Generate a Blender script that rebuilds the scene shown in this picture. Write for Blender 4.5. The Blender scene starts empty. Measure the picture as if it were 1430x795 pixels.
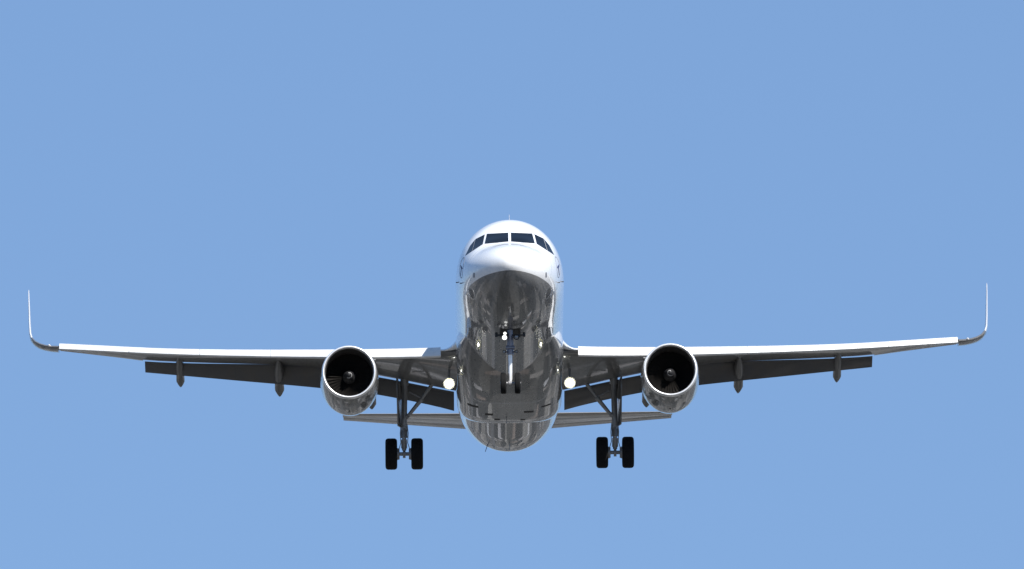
import bpy, bmesh, math, random
import numpy as np
from mathutils import Vector, Matrix, Euler
from mathutils.bvhtree import BVHTree
R = math.radians
sc = bpy.context.scene
C = sc.collection

# ------------------------------------------------------------------ camera
CAM_Z = 2.0
DIST = 500.0          # metres from the lens to the nose of the aeroplane
VIEW_EL = 8.2        # elevation of the nose seen from the camera
PITCH = 4.6           # nose-up attitude
ROLL = 0.45
FPX = 19500.0         # focal length in pixels of a 1430 pixel wide frame
cd = bpy.data.cameras.new("Camera")
cam = bpy.data.objects.new("camera", cd)
C.objects.link(cam)
cd.sensor_width = 36.0
cd.lens = FPX * 36.0 / 1430.0
cd.clip_start = 1.0
cd.clip_end = 60000.0
cam.location = (0, 0, CAM_Z)
cam.rotation_euler = (R(90 + VIEW_EL - math.degrees(53.5 / FPX)), 0, 0)
sc.camera = cam

# ------------------------------------------------------------------ light
SUN_EL, SUN_AZ = 42.0, 31.0
world = bpy.data.worlds.new("World")
sc.world = world
world.use_nodes = True
wn, wl = world.node_tree.nodes, world.node_tree.links
bg = wn["Background"]
sky = wn.new("ShaderNodeTexSky")
sky.sky_type = 'NISHITA'
sky.sun_disc = False
sky.sun_elevation = R(SUN_EL)
sky.sun_rotation = R(180 - SUN_AZ)
sky.altitude = 3500
sky.air_density = 1.0
sky.dust_density = 0.0
sky.ozone_density = 4.8
even = wn.new("ShaderNodeMix"); even.data_type = 'RGBA'   # constant blue mixed in to flatten the sky model's gradient
even.inputs[0].default_value = 0.62
even.inputs[7].default_value = (2.22, 3.90, 7.05, 1)
wl.new(sky.outputs[0], even.inputs[6])
wl.new(even.outputs[2], bg.inputs[0])
bg.inputs[1].default_value = 0.0625
sd = bpy.data.lights.new("Sun", 'SUN')
sd.energy = 4.5
sd.angle = R(0.53)
sd.color = (1.0, 0.965, 0.91)
sun = bpy.data.objects.new("sun", sd)
C.objects.link(sun)
sdir = Vector((math.sin(R(SUN_AZ)) * math.cos(R(SUN_EL)), -math.cos(R(SUN_AZ)) * math.cos(R(SUN_EL)), math.sin(R(SUN_EL))))
sun.rotation_euler = sdir.to_track_quat('Z', 'Y').to_euler()
sun.location = (0, 400, 300)

sc.view_settings.view_transform = 'Standard'
sc.view_settings.look = 'None'
sc.view_settings.exposure = 0.7
sc.view_settings.gamma = 1.0
sc.view_settings.use_curve_mapping = False
sc.cycles.use_denoising = True
sc.cycles.max_bounces = 8
sc.cycles.sample_clamp_indirect = 6.0

# ------------------------------------------------------------------ helpers
def pchip(tab):
    xs = np.array([a for a, b in tab], float)
    ys = np.array([b for a, b in tab], float)
    h = np.diff(xs); d = np.diff(ys) / h
    m = np.zeros(len(xs))
    for i in range(1, len(xs) - 1):
        if d[i - 1] * d[i] > 0:
            w1 = 2 * h[i] + h[i - 1]; w2 = h[i] + 2 * h[i - 1]
            m[i] = (w1 + w2) / (w1 / d[i - 1] + w2 / d[i])
    m[0], m[-1] = d[0], d[-1]
    def f(x):
        i = int(np.clip(np.searchsorted(xs, x) - 1, 0, len(h) - 1))
        t = (x - xs[i]) / h[i]
        if x < xs[0]: return float(ys[0] + m[0] * (x - xs[0]))
        if x > xs[-1]: return float(ys[-1] + m[-1] * (x - xs[-1]))
        return float((1 + 2 * t) * (1 - t) ** 2 * ys[i] + t * (1 - t) ** 2 * h[i] * m[i]
                     + t * t * (3 - 2 * t) * ys[i + 1] + t * t * (t - 1) * h[i] * m[i + 1])
    return f

BASE = Vector((0, 17.7, -4.4))     # the thing's origin: under the main wheels
def link(name, me, mat, parent):
    o = bpy.data.objects.new(name, me)
    C.objects.link(o)
    if mat is not None:
        for m in (mat if isinstance(mat, (list, tuple)) else [mat]): me.materials.append(m)
    if parent is not None:
        o.parent = parent
        if parent.type == 'EMPTY' and parent.parent is None: o.location = -BASE
    return o

class MB:
    """collects shapes in aeroplane coordinates (x lateral, y aft of the nose, z up)"""
    def __init__(self): self.bm = bmesh.new()
    def loft(self, rings, closed=True, cap=True, mi=0):
        bm = self.bm
        vr = [[bm.verts.new(p) for p in r] for r in rings]
        n = len(rings[0])
        for a, b in zip(vr[:-1], vr[1:]):
            for i in range(n if closed else n - 1):
                j = (i + 1) % n
                f = bm.faces.new((a[i], a[j], b[j], b[i])); f.material_index = mi
        if cap and closed:
            for r in (vr[0], vr[-1]):
                f = bm.faces.new(r); f.material_index = mi
        return vr
    def tube(self, pts, rads, n=16, mi=0, cap=True):
        pts = [Vector(p) for p in pts]
        if not isinstance(rads, (list, tuple)): rads = [rads] * len(pts)
        rings = []
        for i, p in enumerate(pts):
            a = pts[max(i - 1, 0)]; b = pts[min(i + 1, len(pts) - 1)]
            d = (b - a)
            if d.length < 1e-6: d = Vector((0, 0, 1))
            d.normalize()
            ref = Vector((1, 0, 0)) if abs(d.x) < .9 else Vector((0, 0, 1))
            u = d.cross(ref).normalized(); v = d.cross(u)
            rings.append([p + (u * math.cos(2 * math.pi * k / n) + v * math.sin(2 * math.pi * k / n)) * rads[i] for k in range(n)])
        self.loft(rings, mi=mi, cap=cap)
    def lathe(self, o, axis, prof, n=48, mi=0, closed_prof=False, cap=True):
        """prof: (distance along axis, radius)"""
        o = Vector(o); axis = Vector(axis).normalized()
        ref = Vector((1, 0, 0)) if abs(axis.x) < .9 else Vector((0, 0, 1))
        u = axis.cross(ref).normalized(); v = axis.cross(u)
        rings = [[o + axis * t + (u * math.cos(2 * math.pi * k / n) + v * math.sin(2 * math.pi * k / n)) * max(r, 1e-4) for k in range(n)] for t, r in prof]
        if closed_prof: rings.append(rings[0])
        self.loft(rings, cap=cap and not closed_prof, mi=mi)
    def box(self, c, size, rot=None, mi=0, bev=0.0):
        c = Vector(c); sx, sy, sz = [s / 2 for s in size]
        M = (rot.to_matrix() if rot else Matrix.Identity(3))
        vs = [self.bm.verts.new(c + M @ Vector((a * sx, b * sy, d * sz))) for a in (-1, 1) for b in (-1, 1) for d in (-1, 1)]
        fs = []
        for q in ((0, 1, 3, 2), (4, 6, 7, 5), (0, 4, 5, 1), (2, 3, 7, 6), (0, 2, 6, 4), (1, 5, 7, 3)):
            f = self.bm.faces.new([vs[i] for i in q]); f.material_index = mi; fs.append(f)
        if bev:
            es = list({e for f in fs for e in f.edges})
            bmesh.ops.bevel(self.bm, geom=es, offset=bev, segments=2, affect='EDGES', profile=.5)
    def build(self, name, mat, parent, smooth=35, mirror=1):
        bm = self.bm
        if mirror < 0:
            for v in bm.verts: v.co.x = -v.co.x
        bmesh.ops.remove_doubles(bm, verts=bm.verts, dist=1e-5)
        bmesh.ops.recalc_face_normals(bm, faces=bm.faces)
        for f in bm.faces: f.smooth = True
        for e in bm.edges:
            if len(e.link_faces) == 2 and e.calc_face_angle(0) > R(smooth): e.smooth = False
        me = bpy.data.meshes.new(name)
        bm.to_mesh(me); bm.free()
        return link(name, me, mat, parent)

# ------------------------------------------------------------------ materials
def new_mat(name):
    m = bpy.data.materials.new(name); m.use_nodes = True
    return m, m.node_tree.nodes, m.node_tree.links, m.node_tree.nodes["Principled BSDF"]
class NT:
    def __init__(s, n, l): s.n, s.l = n, l
    def math(s, op, a, b=None, c=None, clamp=False):
        x = s.n.new("ShaderNodeMath"); x.operation = op; x.use_clamp = clamp
        for i, v in enumerate((a, b, c)):
            if v is None: continue
            if isinstance(v, (int, float)): x.inputs[i].default_value = v
            else: s.l.new(v, x.inputs[i])
        return x.outputs[0]
    def mix(s, f, a, b):
        x = s.n.new("ShaderNodeMix"); x.data_type = 'RGBA'
        for i, v in ((0, f), (6, a), (7, b)):
            if isinstance(v, (int, float)): x.inputs[i].default_value = v
            elif isinstance(v, tuple): x.inputs[i].default_value = (*v, 1)
            else: s.l.new(v, x.inputs[i])
        return x.outputs[2]
    def pos(s):
        t = s.n.new("ShaderNodeTexCoord")
        sp = s.n.new("ShaderNodeSeparateXYZ"); s.l.new(t.outputs["Object"], sp.inputs[0])
        return t.outputs["Object"], sp.outputs
    def noise(s, vec, scale, detail=4, stretch=(1, 1, 1), rough=.55):
        mp = s.n.new("ShaderNodeMapping"); mp.inputs["Scale"].default_value = stretch
        s.l.new(vec, mp.inputs[0])
        x = s.n.new("ShaderNodeTexNoise"); x.inputs["Scale"].default_value = scale; x.inputs["Detail"].default_value = detail
        x.inputs["Roughness"].default_value = rough
        s.l.new(mp.outputs[0], x.inputs[0]); return x.outputs[0]
    def ramp(s, f, *stops):
        x = s.n.new("ShaderNodeValToRGB"); s.l.new(f, x.inputs[0])
        e = x.color_ramp.elements
        while len(e) < len(stops): e.new(.5)
        for el, (p, c) in zip(e, stops):
            el.position = p; el.color = (*c, 1) if isinstance(c, tuple) else (c, c, c, 1)
        return x.outputs[0]
    def lines(s, coord, period, width, off=0.0):
        """1 on thin lines repeated along a coordinate"""
        a = s.math('ADD', coord, off)
        f = s.math('PINGPONG', a, period / 2)
        return s.math('LESS_THAN', f, width / 2)

def setp(b, **k):
    names = dict(color="Base Color", rough="Roughness", metal="Metallic", coat="Coat Weight", coatr="Coat Roughness", ior="IOR")
    for a, v in k.items():
        b.inputs[names[a]].default_value = (*v, 1) if isinstance(v, tuple) else v

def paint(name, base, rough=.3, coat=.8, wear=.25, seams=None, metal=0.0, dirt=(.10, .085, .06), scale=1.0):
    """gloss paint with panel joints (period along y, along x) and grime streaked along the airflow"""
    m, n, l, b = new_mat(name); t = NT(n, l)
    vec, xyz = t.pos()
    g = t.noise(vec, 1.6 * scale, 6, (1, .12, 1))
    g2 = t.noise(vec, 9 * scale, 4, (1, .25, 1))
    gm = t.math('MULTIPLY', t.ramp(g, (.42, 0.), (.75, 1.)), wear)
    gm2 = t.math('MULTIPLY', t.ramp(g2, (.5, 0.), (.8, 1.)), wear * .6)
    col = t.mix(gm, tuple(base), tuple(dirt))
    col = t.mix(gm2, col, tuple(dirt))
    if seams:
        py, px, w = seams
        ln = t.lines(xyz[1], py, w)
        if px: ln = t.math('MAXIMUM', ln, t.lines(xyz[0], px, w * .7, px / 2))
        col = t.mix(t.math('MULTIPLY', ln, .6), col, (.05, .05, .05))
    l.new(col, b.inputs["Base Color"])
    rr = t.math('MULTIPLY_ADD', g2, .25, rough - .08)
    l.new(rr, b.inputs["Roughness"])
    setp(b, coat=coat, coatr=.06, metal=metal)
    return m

def fuselage_paint(name):
    m, n, l, b = new_mat(name); t = NT(n, l)
    vec, (x, y, z) = t.pos()
    white, grey = (.80, .81, .82), (.185, .188, .192)
    # the paint line: just under the radome tip, then a little lower along the cabin
    def ramp_(a, b_, c, d):
        mr = n.new("ShaderNodeMapRange"); l.new(y, mr.inputs[0])
        for i, v_ in enumerate((a, b_, c, d)): mr.inputs[i + 1].default_value = v_
        return mr.outputs[0]
    low = t.math('LESS_THAN', z, t.math('ADD', ramp_(.2, 3.3, -.84, -.95), ramp_(3.3, 5.6, 0., -.23)))
    # grime running aft along the belly
    g = t.noise(vec, 2.2, 6, (1, .07, .6)); g2 = t.noise(vec, 7, 5, (1, .3, 1))
    gr = t.math('MULTIPLY', t.ramp(g, (.45, 0.), (.72, 1.)), .55)
    gcol = t.mix(gr, grey, (.055, .048, .038))
    spots = t.math('MULTIPLY', t.ramp(g2, (.66, 0.), (.72, 1.)), .2)
    gcol = t.mix(spots, gcol, (.30, .29, .26))
    wcol = t.mix(t.math('MULTIPLY', t.ramp(g2, (.5, 0.), (.9, 1.)), .10), white, (.45, .43, .40))
    # cabin windows on the upper half
    wy = t.math('PINGPONG', t.math('ADD', y, 0), .267)
    win = t.math('MULTIPLY', t.math('LESS_THAN', wy, .115), t.math('LESS_THAN', t.math('ABSOLUTE', t.math('SUBTRACT', z, .42)), .17))
    win = t.math('MULTIPLY', win, t.math('MULTIPLY', t.math('GREATER_THAN', y, 7.2), t.math('LESS_THAN', y, 29.5)))
    wcol = t.mix(win, wcol, (.02, .022, .03))
    col = t.mix(low, wcol, gcol)
    ln = t.lines(y, 2.67, .018, .6)
    sx = t.lines(x, .92, .014, .46)
    ln = t.math('MAXIMUM', ln, t.math('MULTIPLY', sx, low))
    ln = t.math('MULTIPLY', ln, t.math('GREATER_THAN', y, 1.3))
    col = t.mix(t.math('MULTIPLY', ln, .55), col, (.03, .03, .03))
    l.new(col, b.inputs["Base Color"])
    l.new(t.math('MULTIPLY_ADD', g2, .3, .15), b.inputs["Roughness"])
    setp(b, coat=1.0, coatr=.025)
    return m

def plain(name, color, rough=.5, metal=0., coat=0., wear=0.25):
    m, n, l, b = new_mat(name); t = NT(n, l)
    vec, xyz = t.pos()
    g = t.noise(vec, 6, 5)
    col = t.mix(t.math('MULTIPLY', t.ramp(g, (.4, 0.), (.75, 1.)), wear), tuple(color), tuple(c * .45 for c in color))
    l.new(col, b.inputs["Base Color"])
    l.new(t.math('MULTIPLY_ADD', g, .2, max(rough - .1, 0.)), b.inputs["Roughness"])
    setp(b, metal=metal, coat=coat)
    return m

def lamp_mat(name, color, strength):
    m, n, l, b = new_mat(name); t = NT(n, l)
    vec, xyz = t.pos()
    setp(b, color=(.9, .9, .9), rough=.1)
    b.inputs["Emission Color"].default_value = (*color, 1)
    b.inputs["Emission Strength"].default_value = strength
    return m

M_FUS = fuselage_paint("fuselage_paint")
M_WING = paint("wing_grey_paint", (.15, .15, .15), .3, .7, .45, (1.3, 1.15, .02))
M_FLAP = paint("flap_shaded_grey", (.062, .064, .070), .42, .25, .35, (50, 2.9, .02))  # same grey as the wing, with its downward-facing shade put into the colour
M_CANOE = paint("fairing_grey_paint", (.10, .102, .105), .38, .4, .3)
M_SLAT = paint("slat_pale_paint", (.72, .72, .71), .32, .3, .2, None)
M_TIP = paint("wing_tip_grey", (.13, .13, .13), .3, .7, .3)
M_WHITE = paint("white_paint", (.78, .79, .80), .3, .8, .1)
M_WINGLET = paint("winglet_pale_paint", (.60, .61, .63), .3, .7, .1)
M_TAIL = paint("tailplane_ground_tint", (.25, .225, .19), .28, .9, .35, None, dirt=(.16, .13, .09))  # brown of the ground's reflection put into the grey base colour
M_TAIL2 = paint("elevator_paint", (.34, .33, .32), .3, .7, .2)
M_COWL = paint("engine_cowl_paint", (.19, .19, .185), .26, .9, .45, None, dirt=(.07, .06, .045))
M_LIP = plain("polished_lip_metal", (.93, .93, .93), .36, .7, wear=.05)
M_LINER = plain("inlet_liner", (.035, .033, .032), .55)
M_FAN = plain("fan_blade_metal", (.016, .0145, .0135), .6, .0)
M_FAN.node_tree.nodes["Principled BSDF"].inputs["IOR"].default_value = 1.2
M_SPIN = plain("spinner_grey", (.045, .045, .045), .35)
M_SPIRAL = plain("spinner_white", (.6, .6, .6), .4, wear=.05)
M_EXH = plain("exhaust_metal", (.22, .19, .16), .45, .9)
M_TYRE = plain("tyre_rubber", (.009, .009, .0095), .85)
M_TYRE.node_tree.nodes["Principled BSDF"].inputs["IOR"].default_value = 1.3
M_RIM = plain("wheel_rim_metal", (.30, .30, .31), .4, .5)
M_GEAR = plain("gear_leg_paint", (.27, .275, .28), .45, .2, .3)
M_CHROME = plain("oleo_chrome", (.95, .95, .95), .32, .45, wear=.05)
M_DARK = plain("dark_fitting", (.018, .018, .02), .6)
M_DOOR = paint("gear_door_paint", (.13, .135, .14), .35, .6, .3)
M_PROBE = plain("probe_metal", (.10, .10, .11), .4, .5)
M_BLUE = plain("emblem_navy", (.03, .04, .12), .4, wear=.05)
M_STENCIL = plain("stencil_grey", (.16, .17, .20), .5, wear=.05)
M_NGUP = plain("nose_leg_paint", (.20, .21, .26), .35, .4, .4)
M_LAMP = lamp_mat("landing_lamp_glow", (1.0, 1.0, .90), 12.0)
M_LAMP2 = lamp_mat("taxi_lamp_glow", (1.0, .99, .95), 1.2)
M_MIRROR = plain("reflector_silver", (.97, .97, .95), .1, 1.0, wear=0.0)
for _n in list(M_MIRROR.node_tree.links):
    if _n.to_socket.name == "Roughness": M_MIRROR.node_tree.links.remove(_n)
M_MIRROR.node_tree.nodes["Principled BSDF"].inputs["Roughness"].default_value = 0.03
M_BOWL = plain("halo_tinted_bowl", (.34, .32, .18), .5, 1.0, wear=.1)  # warm tint imitates the soft glow round the lamp core
M_LENS = plain("unlit_lamp_glass", (.25, .25, .26), .15, .4)
def glass():
    m, n, l, b = new_mat("cockpit_glass"); t = NT(n, l)
    vec, xyz = t.pos()
    g = t.noise(vec, 2.5, 3)
    l.new(t.mix(g, (.002, .0025, .004), (.006, .007, .011)), b.inputs["Base Color"])
    setp(b, rough=.04, coat=0.0, ior=1.38)
    return m
M_GLASS = glass()

# ------------------------------------------------------------------ ground (mirrored in the belly)
def ground():
    m, n, l, b = new_mat("town_and_fields"); t = NT(n, l)
    vec, (x, y, z) = t.pos()
    # long plots, hedges and lanes running with the approach path, with a town on one side
    mp = n.new("ShaderNodeMapping"); mp.inputs["Scale"].default_value = (1 / 16.0, 1 / 170.0, 1); l.new(vec, mp.inputs[0])
    v = n.new("ShaderNodeTexVoronoi"); v.inputs["Scale"].default_value = 1.0; l.new(mp.outputs[0], v.inputs[0])
    sp = n.new("ShaderNodeSeparateColor"); l.new(v.outputs["Color"], sp.inputs[0])
    col = t.ramp(sp.outputs[0], (0., (.014, .015, .013)), (.35, (.026, .027, .025)), (.5, (.15, .14, .122)), (.62, (.026, .026, .024)), (.84, (.34, .32, .285)), (1., (.05, .05, .05)))
    v2 = n.new("ShaderNodeTexVoronoi"); v2.distance = "CHEBYCHEV"; v2.inputs["Scale"].default_value = 1 / 15.0; l.new(vec, v2.inputs[0])
    sp2 = n.new("ShaderNodeSeparateColor"); l.new(v2.outputs["Color"], sp2.inputs[0])
    roof = t.ramp(sp2.outputs[1], (0., (.42, .39, .35)), (.5, (.20, .15, .12)), (1., (.60, .60, .60)))
    big = t.noise(vec, .006, 2)
    dens = t.math('MULTIPLY_ADD', big, -.55, 1.08)
    isroof = t.math('MULTIPLY', t.math('GREATER_THAN', sp2.outputs[0], dens), t.math('LESS_THAN', v2.outputs["Distance"], .42))
    col = t.mix(isroof, col, roof)
    g = t.noise(vec, .10, 6)
    col = t.mix(t.ramp(g, (.35, 0.), (.7, .6)), col, (.021, .023, .021))
    rd = t.math('MAXIMUM', t.lines(x, 150, 8, 37), t.lines(y, 260, 9, 60))
    col = t.mix(rd, col, (.09, .09, .09))
    l.new(col, b.inputs["Base Color"]); setp(b, rough=.9)
    mb = MB()
    N = 60; S = 30000
    co = [S * math.copysign(abs(k / N) ** 2.5, k) for k in range(-N, N + 1)]
    vs = [[mb.bm.verts.new((a, c, 0)) for c in co] for a in co]
    for i in range(2 * N):
        for j in range(2 * N):
            mb.bm.faces.new((vs[i][j], vs[i + 1][j], vs[i + 1][j + 1], vs[i][j + 1]))
    o = mb.build("ground", m, None)
    o['kind'] = 'structure'
    return o
ground()

# ------------------------------------------------------------------ the aeroplane
ALPHA = R(VIEW_EL + PITCH)
air = bpy.data.objects.new("airliner", None)
C.objects.link(air)
air['label'] = "white twin-engine airliner with grey belly, landing gear and flaps down, flying nose-on against blue sky"
air['category'] = "airplane"
nose_dir = Euler((R(90 + VIEW_EL), 0, -math.atan((712.2 - 715) / FPX)), 'XYZ').to_matrix() @ Vector((0, 0, -1))
NOSE = Vector(cam.location) + nose_dir * DIST
rot = Matrix.Rotation(R(0.15), 3, 'Z') @ Matrix.Rotation(R(-PITCH), 3, 'X') @ Matrix.Rotation(R(-ROLL), 3, 'Y')
air.rotation_euler = rot.to_euler()
air.location = NOSE + rot @ BASE

def v_of(Y, s=4.0):           # vertical view coordinate of a picture row at depth s
    return -(Y - 344.0) * (DIST + s) / FPX
VD = Vector((0, math.cos(ALPHA), math.sin(ALPHA)))
VU = Vector((0, -math.sin(ALPHA), math.cos(ALPHA)))

# fuselage profiles
ZT = pchip([(0, -.50), (.03, -.36), (.1, -.25), (.25, -.11), (.5, .05), (1, .27), (1.5, .43), (1.9, .545), (2.3, .82), (2.8, 1.14), (3.2, 1.44), (3.6, 1.70), (4.2, 1.935), (5, 2.07), (6, 2.12), (7, 2.13), (26, 2.13), (28, 2.04), (31, 1.90), (34, 1.62), (36.5, 1.28), (37.5, 1.10)])
ZB = pchip([(0, -.50), (.03, -.64), (.1, -.76), (.25, -.90), (.5, -1.09), (1, -1.35), (1.5, -1.54), (2, -1.68), (3, -1.88), (4, -1.99), (5, -2.05), (6, -2.07), (23.5, -2.07), (25, -2.03), (26.5, -1.89), (28, -1.60), (30, -1.08), (32, -.50), (34, .05), (36, .58), (37.5, .86)])
HW = pchip([(0, 0.0), (.03, .15), (.1, .29), (.25, .48), (.5, .72), (1, 1.06), (1.5, 1.30), (2, 1.48), (3, 1.73), (4, 1.87), (5, 1.94), (6, 1.97), (7, 1.975), (24.5, 1.975), (27, 1.87), (29, 1.68), (31, 1.40), (33, 1.08), (35, .70), (36.5, .40), (37.5, .15)])
ZM = pchip([(0, -.50), (.25, -.50), (1, -.48), (2, -.36), (3, -.22), (4, -.10), (6, 0), (26, 0), (30, .35), (34, .8), (37.5, .98)])
def fus_ring(s, n=96):
    r = []
    for k in range(n):
        a = 2 * math.pi * k / n
        c, q = math.cos(a), math.sin(a)
        zm = ZM(s)
        h = (ZT(s) - zm) if q >= 0 else (zm - ZB(s))
        r.append(Vector((HW(s) * c, s, zm + h * q)))
    return r
st = [0.004, .012, .03, .06, .1, .15, .2, .27, .35, .45, .55] + list(np.arange(.7, 7.01, .15)) + list(np.arange(7.5, 23, .75)) + list(np.arange(23.2, 37.51, .3)) + [37.5]
mb = MB()
mb.loft([fus_ring(s) for s in st])
fus = mb.build("fuselage", M_FUS, air, smooth=60)
def bvh_of(o):
    return BVHTree.FromPolygons([v.co[:] for v in o.data.vertices], [p.vertices[:] for p in o.data.polygons])
B_FUS = bvh_of(fus)

def quad_pts(a, b, c, d, nu, nv):
    a, b, c, d = [np.array(p, float) for p in (a, b, c, d)]
    return [[tuple((a * (1 - u) + b * u) * (1 - v) + (d * (1 - u) + c * u) * v) for u in np.linspace(0, 1, nu)] for v in np.linspace(0, 1, nv)]
def hit(bvh, o, d):
    h = bvh.ray_cast(Vector(o), Vector(d))
    return (h[0], h[1]) if h[0] is not None else (None, None)
def skin_patch(bvh, grid, caster, lift=.006, sink=.03, name="panel", mat=None, parent=None, mirror=1, bulge=0.0):
    """a thin shell laid on a skin: grid of 2-D points, caster turns each into (origin, direction)"""
    top, bot = [], []
    for row in grid:
        t_, b_ = [], []
        for p in row:
            o, d = caster(p)
            co, no = hit(bvh, o, d)
            if co is None: return None
            if no.dot(Vector(d)) > 0: no = -no
            t_.append(co + no * lift); b_.append(co - no * sink)
        top.append(t_); bot.append(b_)
    mb = MB(); bm = mb.bm
    nv, nu = len(grid), len(grid[0])
    T = [[bm.verts.new(p) for p in r] for r in top]; B = [[bm.verts.new(p) for p in r] for r in bot]
    for i in range(nv - 1):
        for j in range(nu - 1):
            bm.faces.new((T[i][j], T[i][j + 1], T[i + 1][j + 1], T[i + 1][j]))
            bm.faces.new((B[i][j], B[i + 1][j], B[i + 1][j + 1], B[i][j + 1]))
    for i in range(nv - 1):
        for j in (0, nu - 1): bm.faces.new((T[i][j], T[i + 1][j], B[i + 1][j], B[i][j]))
    for j in range(nu - 1):
        for i in (0, nv - 1): bm.faces.new((T[i][j], T[i][j + 1], B[i][j + 1], B[i][j]))
    return mb.build(name, mat, parent, smooth=40, mirror=mirror)
def front_cast(p):            # p = (lateral metres, view-up metres)
    return Vector((p[0], 0, 0)) + VU * p[1] - VD * 8, VD
PX = 504.0 / FPX
def W(*pts): return [(x * PX, v_of(Y)) for x, Y in pts]
# cockpit glazing: two windscreens, and a sliding and a fixed pane at each side
for sg in (-1, 1):
    q = quad_pts(*W((1.8, 325.2), (31.6, 326.6), (34.9, 340.5), (1.8, 337.6)), 14, 8)
    skin_patch(B_FUS, q, front_cast, name="cockpit_window", mat=M_GLASS, parent=fus, mirror=sg)
    q = quad_pts(*W((34.4, 327.4), (47.2, 333.7), (52.1, 350.4), (37.5, 341.0)), 12, 8)
    skin_patch(B_FUS, q, front_cast, name="cockpit_window", mat=M_GLASS, parent=fus, mirror=sg)
    q = quad_pts(*W((47.8, 334.2), (55.2, 343.3), (61.8, 356.6), (52.7, 350.8)), 12, 8)
    skin_patch(B_FUS, q, front_cast, name="cockpit_window", mat=M_GLASS, parent=fus, mirror=sg)

# round bird emblem on each side of the nose
def side_cast(p): return Vector((6, p[0], p[1])), Vector((-1, 0, 0))
def side_strip(line, w, name, mat, parent, sg, lift=.005):
    g = []
    n = len(line)
    for i, p in enumerate(line):
        a, b = np.array(line[max(i - 1, 0)]), np.array(line[min(i + 1, n - 1)])
        d = b - a; d = d / (np.hypot(*d) + 1e-9); nn = np.array([-d[1], d[0]])
        ww = w[i] if isinstance(w, (list, tuple)) else w
        g.append([tuple(np.array(p) + nn * ww / 2), tuple(np.array(p) - nn * ww / 2)])
    return skin_patch(B_FUS, g, side_cast, lift=lift, sink=.01, name=name, mat=mat, parent=parent, mirror=sg)
EC = (3.15, -.07)
for sg in (-1, 1):
    ring = [(EC[0] + .37 * math.cos(a), EC[1] + .37 * math.sin(a)) for a in np.linspace(0, 2 * math.pi, 49)]
    side_strip(ring, .026, "emblem_ring", M_STENCIL, fus, sg)
    bird = [(-.28, -.10), (-.15, -.03), (-.02, .0), (.10, .05), (.2, .13), (.29, .15)]
    side_strip([(EC[0] + a, EC[1] + b) for a, b in bird], [.02, .07, .11, .08, .035, .02], "emblem_bird", M_BLUE, fus, sg)
    wing_ = [(-.04, .0), (.02, -.1), (.10, -.2), (.2, -.26)]
    side_strip([(EC[0] + a, EC[1] + b) for a, b in wing_], [.12, .11, .08, .02], "emblem_bird", M_BLUE, fus, sg, lift=.008)

# small probes, plates and aerials round the nose
for sg in (-1, 1):
    for (xp, Y, w, h) in ((50, 384, 1.5, 6.5),):
        q = quad_pts(*W((xp - w / 2, Y - h / 2), (xp + w / 2, Y - h / 2), (xp + w / 2, Y + h / 2), (xp - w / 2, Y + h / 2)), 3, 4)
        skin_patch(B_FUS, q, front_cast, lift=.012, name="probe_plate", mat=M_STENCIL, parent=fus, mirror=sg)
    q = quad_pts(*W((55, 413), (58.8, 411), (57.8, 421), (54.2, 422)), 4, 4)
    skin_patch(B_FUS, q, front_cast, lift=.01, name="static_port_plate", mat=M_LENS, parent=fus, mirror=sg)
    for (s, z, L) in ((3.3, -.60, .07), (4.3, -.35, .06)):
        co, no = hit(B_FUS, (4, s, z), (-1, 0, 0))
        m_ = MB(); m_.tube([co - no * .02, co + no * L, co + no * L + Vector((0, -.10, 0))], [.022, .016, .012], 8)
        m_.build("pitot_probe", M_PROBE, fus, mirror=sg)
def blade(name, base, up, chord, thick, h, sweep, mat, parent=fus):
    base = Vector(base); up = Vector(up).normalized()
    m_ = MB(); rings = []
    side = up.cross(Vector((0, 1, 0))).normalized()
    for t_ in (0, .5, .9, 1.0):
        c = chord * (1 - .55 * t_) * (1 if t_ < 1 else .7)
        o = base + up * (h * t_) + Vector((0, sweep * t_, 0))
        rings.append([o + Vector((0, c * (.5 + .5 * math.cos(a)) - c / 2, 0)) + side * (thick * .5 * math.sin(a) * (1 - .4 * t_)) for a in np.linspace(0, 2 * math.pi, 13)[:-1]])
    m_.loft(rings)
    return m_.build(name, mat, parent)
blade("antenna", (0, 4.9, 1.95), (0, 0, 1), .24, .035, .36, .12, M_WINGLET)
blade("antenna", (0, 8.2, -2.05), (0, 0, -1), .34, .03, .30, .15, M_PROBE)
blade("drain_mast", (-.78, 25.6, -1.78), (-.35, 0, -1), .22, .035, .31, .12, M_BLUE)
blade("antenna", (0.03, 24.2, -2.04), (0, 0, -1), .34, .03, .26, .12, M_PROBE)

# belly fairing: flat bottomed shell under the wing box
FZ = pchip([(9.6, -1.45), (10.4, -1.74), (11.2, -1.93), (12, -2.07), (13, -2.2), (14.5, -2.32), (16, -2.365), (18.5, -2.365), (19.3, -2.31), (20.3, -2.15), (21.5, -1.85), (23, -1.35)])
FW = pchip([(9.6, 1.62), (10.4, 1.83), (11.2, 1.95), (12, 1.99), (14, 2.0), (19, 1.985), (20.5, 1.93), (22, 1.75), (23, 1.55)])
def fair_ring(s, n=96):
    out = []
    e = 2 / 3.6
    for k in range(n):
        a = 2 * math.pi * k / n
        c, q = math.cos(a), math.sin(a)
        zc = -1.0
        h = 1.0 if q >= 0 else (zc - FZ(s))
        ex = e if q < 0 else 1.0
        out.append(Vector((FW(s) * math.copysign(abs(c) ** ex, c), s, zc + h * .999 * math.copysign(abs(q) ** ex, q))))
    return out
mb = MB()
mb.loft([fair_ring(s) for s in np.arange(9.6, 23.01, .2)])
fair = mb.build("belly_fairing", M_FUS, air, smooth=60)
B_FAIR = bvh_of(fair)
def up_cast(p): return Vector((p[0], p[1], -6)), Vector((0, 0, 1))
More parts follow.
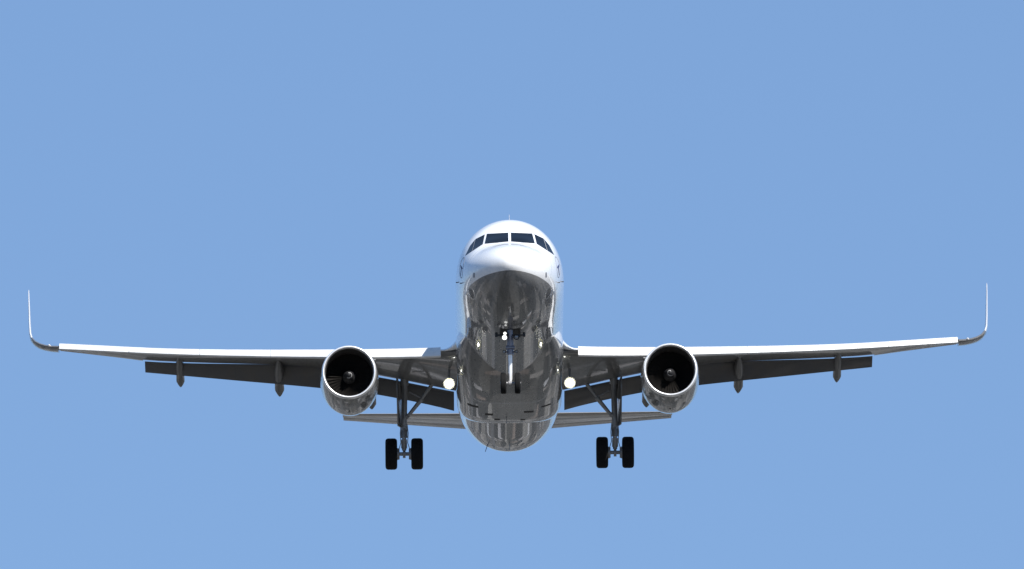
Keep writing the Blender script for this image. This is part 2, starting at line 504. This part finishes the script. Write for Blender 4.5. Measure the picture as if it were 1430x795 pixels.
for (x, s, w, L, nm) in ((.72, 17.2, .36, .22, "air_outlet"), (-.75, 17.6, .30, .25, "air_outlet"), (1.35, 16.6, .34, .16, "air_outlet"), (-1.35, 16.5, .40, .24, "air_outlet"),
                         (.5, 18.6, .18, .18, "drain_port"), (-.45, 18.5, .22, .2, "drain_port")):
    skin_patch(B_FAIR, quad_pts((x - w / 2, s), (x + w / 2, s), (x + w / 2, s + L), (x - w / 2, s + L), 5, 3), up_cast, name=nm, mat=M_DARK, parent=fair, lift=.012)
blade("antenna", (-.1, 18.2, -2.35), (0, 0, -1), .3, .03, .22, .1, M_PROBE, fair)

# ---- wing
SLE = pchip([(1.6, 11.5), (3.15, 12.3), (16.6, 19.3), (18, 20.1)])
ZTOP = pchip([(1.6, -1.03), (3.15, -.91), (7.7, -.43), (12.3, .155), (16.6, .885)])
ZBOT = pchip([(1.6, -1.50), (3.15, -1.38), (7.7, -.84), (12.3, -.185), (16.6, .55)])
STE = pchip([(1.6, 17.62), (6.4, 17.32), (7.1, 17.5), (13.6, 19.35), (16.75, 20.42)])
ZTE = pchip([(1.6, -1.46), (2.6, -1.277), (4.8, -.862), (7.1, -.516), (8.3, -.36), (12, -.01), (13.5, .18), (15, .49), (16.75, .86)])
WT = pchip([(1.6, .95), (2.4, .72), (6.4, .50), (12, .30), (16.75, .20)])
def naca(x, frac=.76):
    x = x * frac
    return 5 * (.2969 * math.sqrt(x) - .126 * x - .3516 * x * x + .2843 * x ** 3 - .1036 * x ** 4)
def section(le, te, th, lat, up=.58, n=14, frac=.76, nrm=None):
    """closed section from le to te (s,z) with maximum thickness th"""
    le = Vector((lat[0] if isinstance(lat, tuple) else lat, le[0], le[1])); te = Vector((lat[1] if isinstance(lat, tuple) else lat, te[0], te[1]))
    ch = te - le
    N_ = nrm if nrm else Vector((0, -ch.z, ch.y)).normalized()
    xs = [.5 - .5 * math.cos(math.pi * i / n) for i in range(n + 1)]
    k = th
    upr = [le + ch * x + N_ * (k * naca(x, frac) * up * 1.0) for x in xs]
    lwr = [le + ch * x - N_ * (k * naca(x, frac) * (1 - up) * 1.0) for x in xs]
    return upr[::-1] + lwr[1:]
wings = []
for sg in (-1, 1):
    mb = MB()
    ys = [1.6, 2.0, 2.5, 3.15, 4, 5, 5.8, 6.4, 7.1, 8, 9, 10, 11, 12, 13, 13.6, 14.4, 15.2, 16, 16.75]
    mb.loft([section((SLE(y) + .22, (ZTOP(y) + ZBOT(y)) / 2 + .005), (STE(y), ZTE(y)), WT(y), y) for y in ys])
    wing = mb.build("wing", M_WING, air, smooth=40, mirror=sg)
    wings.append(wing)
    # slats: curved shells drooped ahead of the leading edge
    def slat_sec(y):
        zt, zb, s = ZTOP(y), ZBOT(y), SLE(y)
        h = zt - zb
        outer = [(s + .06, zb), (s - .03, zb + .03 * h), (s - .06, zb + .10 * h), (s - .045, zb + .22 * h), (s, zb + .42 * h), (s + .07, zb + .62 * h), (s + .16, zb + .80 * h), (s + .30, zb + .94 * h), (s + .47, zt + .01 * h)]
        inner = [(s + .46, zt - .03 * h), (s + .27, zb + .82 * h), (s + .2, zb + .66 * h), (s + .13, zb + .45 * h), (s + .09, zb + .25 * h), (s + .08, zb + .08 * h)]
        return [Vector((y, a, b)) for a, b in outer + inner]
    for (a, b) in ((2.52, 5.55), (6.15, 8.79), (8.80, 11.43), (11.44, 14.07), (14.08, 16.7)):
        m_ = MB(); m_.loft([slat_sec(y) for y in np.linspace(a, b, 12)])
        m_.build("slat", M_SLAT, wing, smooth=50, mirror=sg)
    # flaps
    def flap(le_s, le_z, te_s, te_z, y0, y1, th0, th1, name, mat, k=10):
        m_ = MB(); rg = []
        for y in np.linspace(y0, y1, k):
            t_ = (y - y0) / (y1 - y0)
            rg.append(section((le_s(y), le_z(y)), (te_s(y), te_z(y)), th0 + (th1 - th0) * t_, y, up=.6, frac=.97))
        m_.loft(rg); return m_.build(name, mat, wing, smooth=45, mirror=sg)
    f1 = pchip([(2.0, -2.02), (2.6, -1.86), (4.8, -1.405), (6.3, -1.17)])
    fs = pchip([(2.0, 18.66), (6.3, 18.5)])
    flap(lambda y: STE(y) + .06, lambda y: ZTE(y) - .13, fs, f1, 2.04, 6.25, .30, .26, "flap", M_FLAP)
    g1 = pchip([(6.3, -1.33), (7.1, -1.21), (10.25, -.686), (13.55, -.145)])
    gs = pchip([(6.3, 18.35), (7.1, 18.1), (10.25, 19.1), (13.55, 20.1)])
    gs = pchip([(6.3, 17.98), (7.1, 18.12), (10.25, 19.1), (13.55, 20.1)])
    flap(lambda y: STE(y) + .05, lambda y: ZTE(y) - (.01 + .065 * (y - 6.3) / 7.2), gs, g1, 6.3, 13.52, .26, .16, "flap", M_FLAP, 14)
    at = pchip([(13.6, 20.0), (16.7, 20.95)]); az = pchip([(13.6, .27), (15, .555), (16.7, .88)])
    flap(lambda y: STE(y) + .012, lambda y: ZTE(y) + .02, at, az, 13.6, 16.7, .11, .08, "aileron", M_WING)
    # canoe fairings over the flap tracks
    for (y, ts, tz, wd, ln) in ((5.10, 19.55, -1.74, .17, 3.0), (8.52, 20.0, -1.135, .175, 3.6), (12.22, 21.0, -.53, .155, 3.2)):
        m_ = MB(); rg = []
        path = pchip([(-1, .62), (-.72, .54), (-.45, .40), (-.2, .17), (0, 0)])
        for t_ in (-1, -.97, -.9, -.78, -.6, -.42, -.28, -.2, -.16, -.14, -.12, -.09, -.06, -.035, -.015, 0):
            f_ = (1 - abs(2 * (t_ + 1) - 1) ** 2.2) if t_ < -.5 else 1.0
            f_ = max(f_, .03)
            if t_ > -.16: f_ = max(.01, (-t_ / .16) ** .68)
            o = Vector((y, ts + ln * t_, tz + path(t_) * (ln / 3.4)))
            n_ = 16
            rg.append([o + Vector((wd * f_ * math.copysign(abs(math.cos(a)) ** .8, math.cos(a)), 0, (.24 if t_ < -.5 else .24 - .16 * min(1, (t_ + .5) / .35)) * f_ * math.sin(a))) for a in np.linspace(0, 2 * math.pi, n_ + 1)[:-1]])
        m_.loft(rg); m_.build("flap_track_fairing", M_CANOE, wing, smooth=60, mirror=sg)
    # upturned tip
    sp = [(16.74, 19.42, .70, 1.52, .20), (17.0, 19.62, .755, 1.46, .19), (17.25, 19.82, .84, 1.40, .18), (17.46, 20.02, .95, 1.34, .165), (17.64, 20.24, 1.10, 1.27, .15), (17.77, 20.48, 1.30, 1.2, .135),
          (17.83, 20.72, 1.55, 1.1, .12), (17.86, 21.05, 2.0, .97, .105), (17.885, 21.45, 2.55, .82, .09), (17.91, 21.85, 3.1, .64, .07), (17.92, 22.1, 3.42, .48, .055), (17.925, 22.3, 3.53, .28, .03)]
    m_ = MB(); rg = []
    dz = (.11, .11, .10, .08, .06, .04, .02, .02, .02, .02, .02, .02)
    for i, (x, s, z, c, th) in enumerate(sp):
        a = sp[max(i - 1, 0)]; b = sp[min(i + 1, len(sp) - 1)]
        d = Vector((b[0] - a[0], 0, b[2] - a[2])).normalized()
        nn = Vector((-d.z, 0, d.x))
        rg.append(section((s, z), (s + c, z + dz[i]), th * 1.7, x, up=.5, frac=.99, nrm=nn))
    m_.loft(rg)
    w_ = m_.build("winglet", [M_TIP, M_WINGLET], wing, smooth=60, mirror=sg)
    for p in w_.data.polygons:
        if p.center.z > 1.38: p.material_index = 1
    m_ = MB(); m_.lathe((17.08, 19.70, .80), (0, -1, .12), [(-.06, .002), (-.03, .04), (.02, .055), (.07, .04), (.10, .004)], 16, cap=False)
    m_.build("position_light", M_SPIRAL, wing, smooth=80, mirror=sg)
    # root fillet blending wing into body
    m_ = MB()
    rg = []
    for y in np.linspace(1.5, 2.53, 22):
        u = (y - 1.72) / .78
        e_ = max(0., 1 - u) ** 2.3
        rg.append(section((12.05 - 1.7 * e_, -1.16 + .29 * e_), (17.62 + .7 * e_, -1.29 + .1 * e_), .66 + .84 * e_, y, up=.6, frac=.9))
    m_.loft(rg); m_.build("wing_root_fillet", M_FUS, wing, smooth=60, mirror=sg)
    # landing lamp let down under the root
    lp = Vector((2.22, 13.7, -2.05))
    ax = -VD                                   # beam axis, down the approach path
    m_ = MB()
    m_.lathe(lp, ax, [(.0, .218), (.0, .212), (-.035, .208), (-.10, .17), (-.17, .08), (-.19, .04), (-.2, .12), (-.14, .19), (-.05, .216)], 64, closed_prof=True)
    m_.tube([lp + Vector((0, .24, .06)), lp + Vector((0, .34, .6))], .05, 10)
    lh = m_.build("landing_light", M_GEAR, wing, mirror=sg)
    fo = .085
    m_ = MB()
    m_.lathe(lp, ax, [(-.15 + r_ * r_ / (4 * fo) , r_) for r_ in np.linspace(.004, .15, 32)], 128, cap=False)
    m_.lathe(lp, ax, [(-.15 + r_ * r_ / (4 * fo) , r_) for r_ in np.linspace(.15, .19, 12)], 128, cap=False, mi=2)
    m_.lathe(lp, ax, [(-.044, .1905), (-.02, .20), (-.01, .212)], 96, cap=False, mi=1)
    m_.build("lamp_reflector", [M_MIRROR, M_RIM, M_BOWL], wing, smooth=80, mirror=sg)
    m_ = MB(); m_.lathe(lp + ax * (-.15 + fo), ax, [(.034 * math.cos(a), max(.0005, .034 * math.sin(a))) for a in np.linspace(math.pi, 0, 17)], 32, cap=False)
    m_.build("lamp_bulb", M_LAMP, wing, smooth=80, mirror=sg)

# ---- engines
EX, ES, EZ = 5.87, 10.8, -2.2
for sg in (-1, 1):
    A = Vector((0, 1, .004)); O = Vector((EX, ES, EZ))
    mb = MB()
    mb.lathe(O, A, [(.16, 1.005), (.3, 1.022), (.6, 1.05), (1.0, 1.068), (1.8, 1.076), (2.4, 1.06), (2.9, 1.018), (3.4, .93), (3.9, .84), (3.9, .82), (3.4, .84), (2.6, .88), (1.6, .9)], 72, cap=False)
    eng = mb.build("engine", M_COWL, air, smooth=40, mirror=sg)
    mb = MB()
    mb.lathe(O, A, [(.159, 1.004), (.08, .99), (.03, .974), (.006, .957), (0, .94), (.006, .922), (.03, .905), (.07, .893), (.14, .882), (.14, .90), (.159, .93)], 72, closed_prof=True)
    mb.build("inlet_lip", M_LIP, eng, smooth=60, mirror=sg)
    mb = MB()
    mb.lathe(O, A, [(.141, .884), (.3, .865), (.55, .855), (.8, .862), (1.15, .875), (1.15, .90), (.141, .92)], 72, closed_prof=True)
    mb.build("inlet_duct", M_LINER, eng, smooth=50, mirror=sg)
    # fan: 36 twisted blades on a hub
    mb = MB()
    for k in range(36):
        a = 2 * math.pi * k / 36
        cr = []
        for r_, tw, ch in ((.25, 25, .22), (.45, 38, .25), (.65, 50, .28), (.852, 60, .30)):
            u = Vector((math.cos(a), 0, math.sin(a))); tdir = Vector((-math.sin(a), 0, math.cos(a)))
            d = tdir * math.sin(R(tw)) + Vector((0, 1, 0)) * math.cos(R(tw))
            nn = d.cross(u)
            c_ = O + A * 1.05 + u * r_
            cr.append([c_ - d * ch * .5, c_ + nn * .01, c_ + d * ch * .5, c_ - nn * .01])
        mb.loft(cr)
    mb.lathe(O, A, [(1.0, .25), (1.25, .27), (1.26, .87), (1.3, .87), (1.32, .2)], 48)
    mb.build("fan", M_FAN, eng, smooth=40, mirror=sg)
    mb = MB()
    prof = [(.46, .0), (.47, .03), (.50, .065), (.56, .105), (.64, .145), (.74, .18), (.76, .185), (.86, .22), (1.0, .25)]
    mb.lathe(O, A, prof[:6], 40, mi=2)
    mb.lathe(O, A, prof[5:], 40)
    pr = pchip([(t_, r_) for t_, r_ in prof])
    # white swirl on the cone
    ln = []
    for i in range(26):
        t_ = .475 + .10 * i / 25; a = 1.2 + 4.2 * i / 25
        c_ = O + A * t_; u = Vector((math.cos(a), 0, math.sin(a)))
        wv = .018
        ln.append([c_ + u * (pr(t_) + .006) , c_ + A * wv + u * (pr(t_ + wv) + .006)])
    mb.loft(ln, closed=False, mi=1)
    mb.build("spinner", [M_SPIN, M_SPIRAL, M_DARK], eng, smooth=50, mirror=sg)
    mb = MB()
    mb.lathe(O, A, [(2.2, .62), (3.2, .62), (3.9, .55), (4.6, .42), (4.6, .38), (3.9, .40)], 40)
    mb.lathe(O, A, [(4.2, .30), (4.7, .24), (5.2, .08), (5.3, .01)], 32)
    mb.build("exhaust_nozzle", M_EXH, eng, mirror=sg)
    # pylon
    mb = MB(); rg = []
    for (s, zt, zb, w) in ((11.7, EZ + 1.07, EZ + .9, .04), (12.3, -1.02, EZ + .9, .14), (13.2, -.86, EZ + .85, .2), (14.5, -.75, EZ + .75, .21), (16, -.8, EZ + .6, .18), (17.2, -.9, -1.45, .05)):
        zz = np.linspace(zb, zt, 5)
        rg.append([Vector((EX - w, s, z)) for z in zz] + [Vector((EX + w, s, z)) for z in zz[::-1]])
    mb.loft(rg); mb.build("pylon", M_COWL, eng, mirror=sg)
    # chine on the inboard flank, vent plate and latches below
    mb = MB(); d_ = Vector((-math.cos(R(38)), 0, math.sin(R(38))))
    tn = Vector((d_.z, 0, -d_.x)) * .012
    tri = [O + A * .95 + d_ * 1.03, O + A * 1.45 + d_ * 1.22, O + A * 1.85 + d_ * 1.25, O + A * 1.95 + d_ * 1.04]
    mb.loft([[p - tn for p in tri], [p + tn for p in tri]])
    mb.build("nacelle_chine", M_COWL, eng, mirror=sg)
    Be = bvh_of(eng)
    def rad_cast(p, O=O, sg=sg):
        d = Vector((math.sin(p[0]), 0, -math.cos(p[0])))
        o_ = Vector((O.x * sg, p[1], O.z + .004 * (p[1] - O.y)))
        return o_ + d * 3, -d
    for (a, s, wa, L, nm, mt) in ((.06, 11.55, .26, .42, "vent_plate", M_LENS), (-.42, 11.9, .14, .3, "vent_plate", M_LENS), (.5, 12.2, .10, .25, "vent_plate", M_SPIN), (0, 12.6, .05, .2, "drain_port", M_DARK)):
        skin_patch(Be, quad_pts((a - wa / 2, s), (a + wa / 2, s), (a + wa / 2, s + L), (a - wa / 2, s + L), 5, 4), rad_cast, lift=.006, name=nm, mat=mt, parent=eng)

# ---- wheels
def wheel_shape(c, r, w, mats, name, parent, sg=1, rim=.52):
    mb = MB(); c = Vector(c); hw = w / 2
    sh = .06 * (r / .58)
    prof = [(-hw * .80, r * rim), (-hw * .95, r * .64), (-hw, r * .75), (-hw * .985, r * .84), (-hw * .92, r * .91), (-hw * .80, r * .96), (-hw * .64, r * .985), (-hw * .46, r * .997)]
    for g in (-.18, -.06, .06, .18):       # circumferential grooves
        prof += [((g - .03) * w, r), ((g - .02) * w, r - .006), ((g + .02) * w, r - .006), ((g + .03) * w, r)]
    prof += [(hw * .46, r * .997), (hw * .64, r * .985), (hw * .80, r * .96), (hw * .92, r * .91), (hw * .985, r * .84), (hw, r * .75), (hw * .95, r * .64), (hw * .80, r * rim)]
    mb.lathe(c, (1, 0, 0), prof, 56, mi=0)
    for s_ in (-1, 1):
        mb.lathe(c + Vector((s_ * hw * .8, 0, 0)), (s_, 0, 0), [(-.01, r * rim), (.012, r * rim * .98), (-.02, r * rim * .85), (-.05, r * rim * .5), (-.0, r * rim * .32), (.03, r * rim * .28)], 32, mi=1)
    return mb.build(name, mats, parent, smooth=40, mirror=sg)

GX, GS, GZ = 3.9, 17.7, -3.83
for sg in (-1, 1):
    e = bpy.data.objects.new("main_landing_gear", None); C.objects.link(e); e.parent = air; e.location = -BASE
    mb = MB()
    mb.tube([(GX - .03, 17.35, -.95), (GX - .03, 17.4, -1.3)], [.16, .15], 20)
    mb.tube([(GX - .03, 17.4, -1.3), (GX, 17.6, -2.80), (GX, 17.605, -2.82), (GX, 17.62, -2.95), (GX, 17.625, -2.97)], [.108, .108, .135, .135, .115], 20)
    mb.tube([(GX - .03, 17.28, -1.5), (GX - .02, 17.42, -2.55)], .035, 8)
    mb.tube([(GX + .16, 17.35, -1.2), (GX + .17, 17.48, -2.1), (GX + .14, 17.55, -2.72)], .03, 8)
    mb.build("gear_leg", M_GEAR, e, mirror=sg)
    mb = MB()
    mb.tube([(GX, 17.62, -2.95), (GX, 17.69, -3.7)], .08, 18)
    mb.build("gear_piston", M_RIM, e, mirror=sg)
    mb = MB()
    mb.tube([(GX - .05, GS, GZ), (GX + .05, GS, GZ)], .15, 18)
    mb.tube([(GX - .5, GS, GZ), (GX + .5, GS, GZ)], .07, 16)
    for s_ in (-1, 1):
        mb.tube([(GX + s_ * .17, GS, GZ), (GX + s_ * .27, GS, GZ)], [.20, .23], 22)   # brake stacks
    mb.tube([(GX, 17.52, -2.93), (GX, 17.30, -3.3), (GX, 17.55, -3.72)], [.06, .05, .06], 10)
    mb.box((GX, 17.47, -3.12), (.26, .05, .40), Euler((R(-32), 0, 0)), bev=.015)
    mb.box((GX, 17.47, -3.5), (.22, .05, .36), Euler((R(34), 0, 0)), bev=.015)
    for dx in (-.12, .11):
        mb.tube([(GX + dx, 17.5, -2.75), (GX + dx * 1.3, 17.44, -3.1), (GX + dx * 1.1, 17.5, -3.45), (GX + dx * 1.9, 17.56, -3.75)], .014, 8)
    mb.build("axle", M_GEAR, e, mirror=sg)
    mb = MB()
    mb.tube([(2.78, 17.25, -1.2), (3.22, 17.36, -1.8), (3.24, 17.36, -1.83), (3.74, 17.5, -2.43)], [.075, .06, .085, .065], 14)
    mb.tube([(3.74, 17.5, -2.43), (GX, 17.56, -2.5)], .09, 12)
    mb.tube([(3.24, 17.36, -1.8), (3.7, 17.42, -1.55)], .03, 8)
    mb.build("side_brace", M_GEAR, e, mirror=sg)
    mb = MB()
    rg = []
    for (z, s0, s1) in ((-1.15, 16.75, 18.15), (-1.6, 16.75, 18.2), (-2.3, 16.95, 18.1), (-2.75, 17.2, 17.9), (-2.85, 17.3, 17.8)):
        x = GX + .20 + .02 * (z + 1.1)
        pts = [(x + .06, s0), (x - .02, (s0 + s1) / 2), (x - .08, s1)]
        rg.append([Vector((a + .02, b, z)) for a, b in pts] + [Vector((a - .025, b, z)) for a, b in pts[::-1]])
    mb.loft(rg); mb.build("gear_door", M_DOOR, e, smooth=30, mirror=sg)
    for s_ in (-1, 1):
        wheel_shape((GX + s_ * .478, GS, GZ), .584, .44, [M_TYRE, M_RIM], "wheel", e, sg)

# ---- nose gear
e = bpy.data.objects.new("nose_landing_gear", None); C.objects.link(e); e.parent = air; e.location = -BASE
NS, NZ = 5.07, -3.92
mb = MB()
mb.tube([(0, 4.72, -1.95), (0, 4.86, -2.72), (0, 4.861, -2.73), (0, 4.89, -2.9), (0, 4.891, -2.91)], [.10, .10, .135, .135, .11], 20)
mb.tube([(0, 4.75, -2.5), (0, 5.8, -2.0)], .05, 10)                        # drag strut
mb.tube([(-.16, 4.80, -2.66), (.16, 4.80, -2.66)], .075, 14)               # steering actuator
mb.tube([(.09, 4.72, -2.2), (.10, 4.80, -2.6)], .02, 8)
mb.tube([(-.09, 4.72, -2.2), (-.10, 4.80, -2.6)], .02, 8)
mb.build("gear_leg", M_NGUP, e)
mb = MB(); mb.tube([(0, 4.89, -2.9), (0, NS, NZ + .03)], .068, 20)
mb.build("gear_piston", M_CHROME, e)
mb = MB()
mb.tube([(-.3, NS, NZ), (.3, NS, NZ)], .055, 14)
mb.tube([(-.07, NS, NZ), (.07, NS, NZ)], .1, 16)
mb.box((0, 5.13, -3.15), (.14, .035, .5), Euler((R(28), 0, 0)), bev=.01)
mb.box((0, 5.17, -3.62), (.12, .035, .5), Euler((R(-18), 0, 0)), bev=.01)
mb.build("axle", M_RIM, e)
mb = MB()
mb.box((0, 4.72, -2.22), (1.05, .05, .055), bev=.012)
mb.box((-.5, 4.72, -2.2), (.1, .08, .17), bev=.02)
mb.box((.5, 4.72, -2.2), (.1, .08, .17), bev=.02)
mb.build("lamp_bracket", M_DARK, e)
for s_ in (-1, 1):
    wheel_shape((s_ * .255, NS, NZ), .385, .215, [M_TYRE, M_RIM], "wheel", e, 1)
    mb = MB()
    rg = []
    for (z, a, b) in ((-1.98, 4.9, 6.0), (-2.3, 4.95, 5.9), (-2.42, 5.0, 5.75)):
        x = s_ * (.40 + .02 * (z + 2))
        rg.append([Vector((x - .012, a, z)), Vector((x - .012, b, z)), Vector((x + .012, b, z)), Vector((x + .012, a, z))])
    mb.loft(rg); mb.build("gear_door", M_DOOR, e)
ax = Vector((0, -math.cos(R(8)), -math.sin(R(8))))
for (x, z, r, mt) in ((-.205, -2.325, .088, M_LAMP2), (-.19, -2.175, .056, M_LAMP2), (.225, -2.315, .09, M_LENS), (-.22, -2.82, .05, M_LENS), (.225, -2.82, .05, M_LENS)):
    o_ = Vector((x, 4.64 if z > -2.5 else 4.76, z))
    mb = MB(); mb.lathe(o_, -ax, [(-.08, r * 1.15), (-.08, r * 1.05), (0, r * 1.03), (0, r * 1.15), (.07, r), (.12, r * .4)], 20, cap=False)
    if z < -2.5: mb.tube([o_ - ax * .08, (0, 4.87, -2.82)], .02, 8)
    mb.build("gear_lamp", M_DARK, e)
    mb = MB(); mb.lathe(o_ + ax * .003, ax, [(0, r), (.018, r * .85), (.03, r * .4), (.032, .004)], 20)
    mb.build("gear_lamp_lens", M_SPIRAL if z < -2.5 else mt, e)
# dark patch laid on the skin for the shade of the open bay
skin_patch(B_FUS, quad_pts((-.36, 4.55), (.36, 4.55), (.36, 5.9), (-.36, 5.9), 7, 7), up_cast, lift=.004, name="gear_bay_shade", mat=M_DARK, parent=fus)

# ---- tail
for sg in (-1, 1):
    mb = MB(); rg = []
    for t_ in np.linspace(0, 1, 9):
        y = .5 + (6.3 - .5) * t_
        s0 = 30.55 + (34.25 - 30.55) * t_; s1 = 34.25 + (35.2 - 34.25) * t_
        z0 = .42 + (1.25 - .42) * t_; z1 = .75 + (1.33 - .75) * t_
        rg.append(section((s0, z0), (s1, z1), .42 * (1 - t_) + .14 * t_, y, up=.5, frac=.8))
    mb.loft(rg); hs = mb.build("horizontal_stabilizer", M_TAIL, air, smooth=40, mirror=sg)
    mb = MB(); rg = []
    for t_ in np.linspace(.05, 1, 8):
        y = .5 + (6.28 - .5) * t_
        s0 = 34.27 + (35.22 - 34.27) * t_; s1 = 35.45 + (35.85 - 35.45) * t_
        z0 = .745 + (1.325 - .745) * t_; z1 = .80 + (1.34 - .80) * t_
        rg.append(section((s0, z0), (s1, z1), .17 * (1 - t_) + .06 * t_, y, up=.5, frac=.98))
    mb.loft(rg); mb.build("elevator", M_TAIL2, hs, smooth=40, mirror=sg)
mb = MB(); rg = []
for t_ in np.linspace(0, 1, 8):
    z = 1.4 + (7.85 - 1.4) * t_
    s0 = 29.2 + (34.4 - 29.2) * t_; s1 = 34.6 + (35.9 - 34.6) * t_
    c = s1 - s0; th = .52 * (1 - t_) + .2 * t_
    xs = [.5 - .5 * math.cos(math.pi * i / 14) for i in range(15)]
    rg.append([Vector((th * .5 * naca(x, .8), s0 + c * x, z)) for x in xs[::-1]] + [Vector((-th * .5 * naca(x, .8), s0 + c * x, z)) for x in xs[1:]])
mb.loft(rg); fin = mb.build("vertical_stabilizer", M_BLUE, air, smooth=40)
mb = MB(); rg = []
for t_ in np.linspace(.04, 1, 8):
    z = 1.4 + (7.83 - 1.4) * t_
    s0 = 34.63 + (35.92 - 34.63) * t_; s1 = 36.2 + (36.75 - 36.2) * t_
    c = s1 - s0; th = .2 * (1 - t_) + .09 * t_
    rg.append([Vector((th * .5 * naca(x, .98), s0 + c * x, z)) for x in xs[::-1]] + [Vector((-th * .5 * naca(x, .98), s0 + c * x, z)) for x in xs[1:]])
mb.loft(rg); mb.build("rudder", M_BLUE, fin, smooth=40)
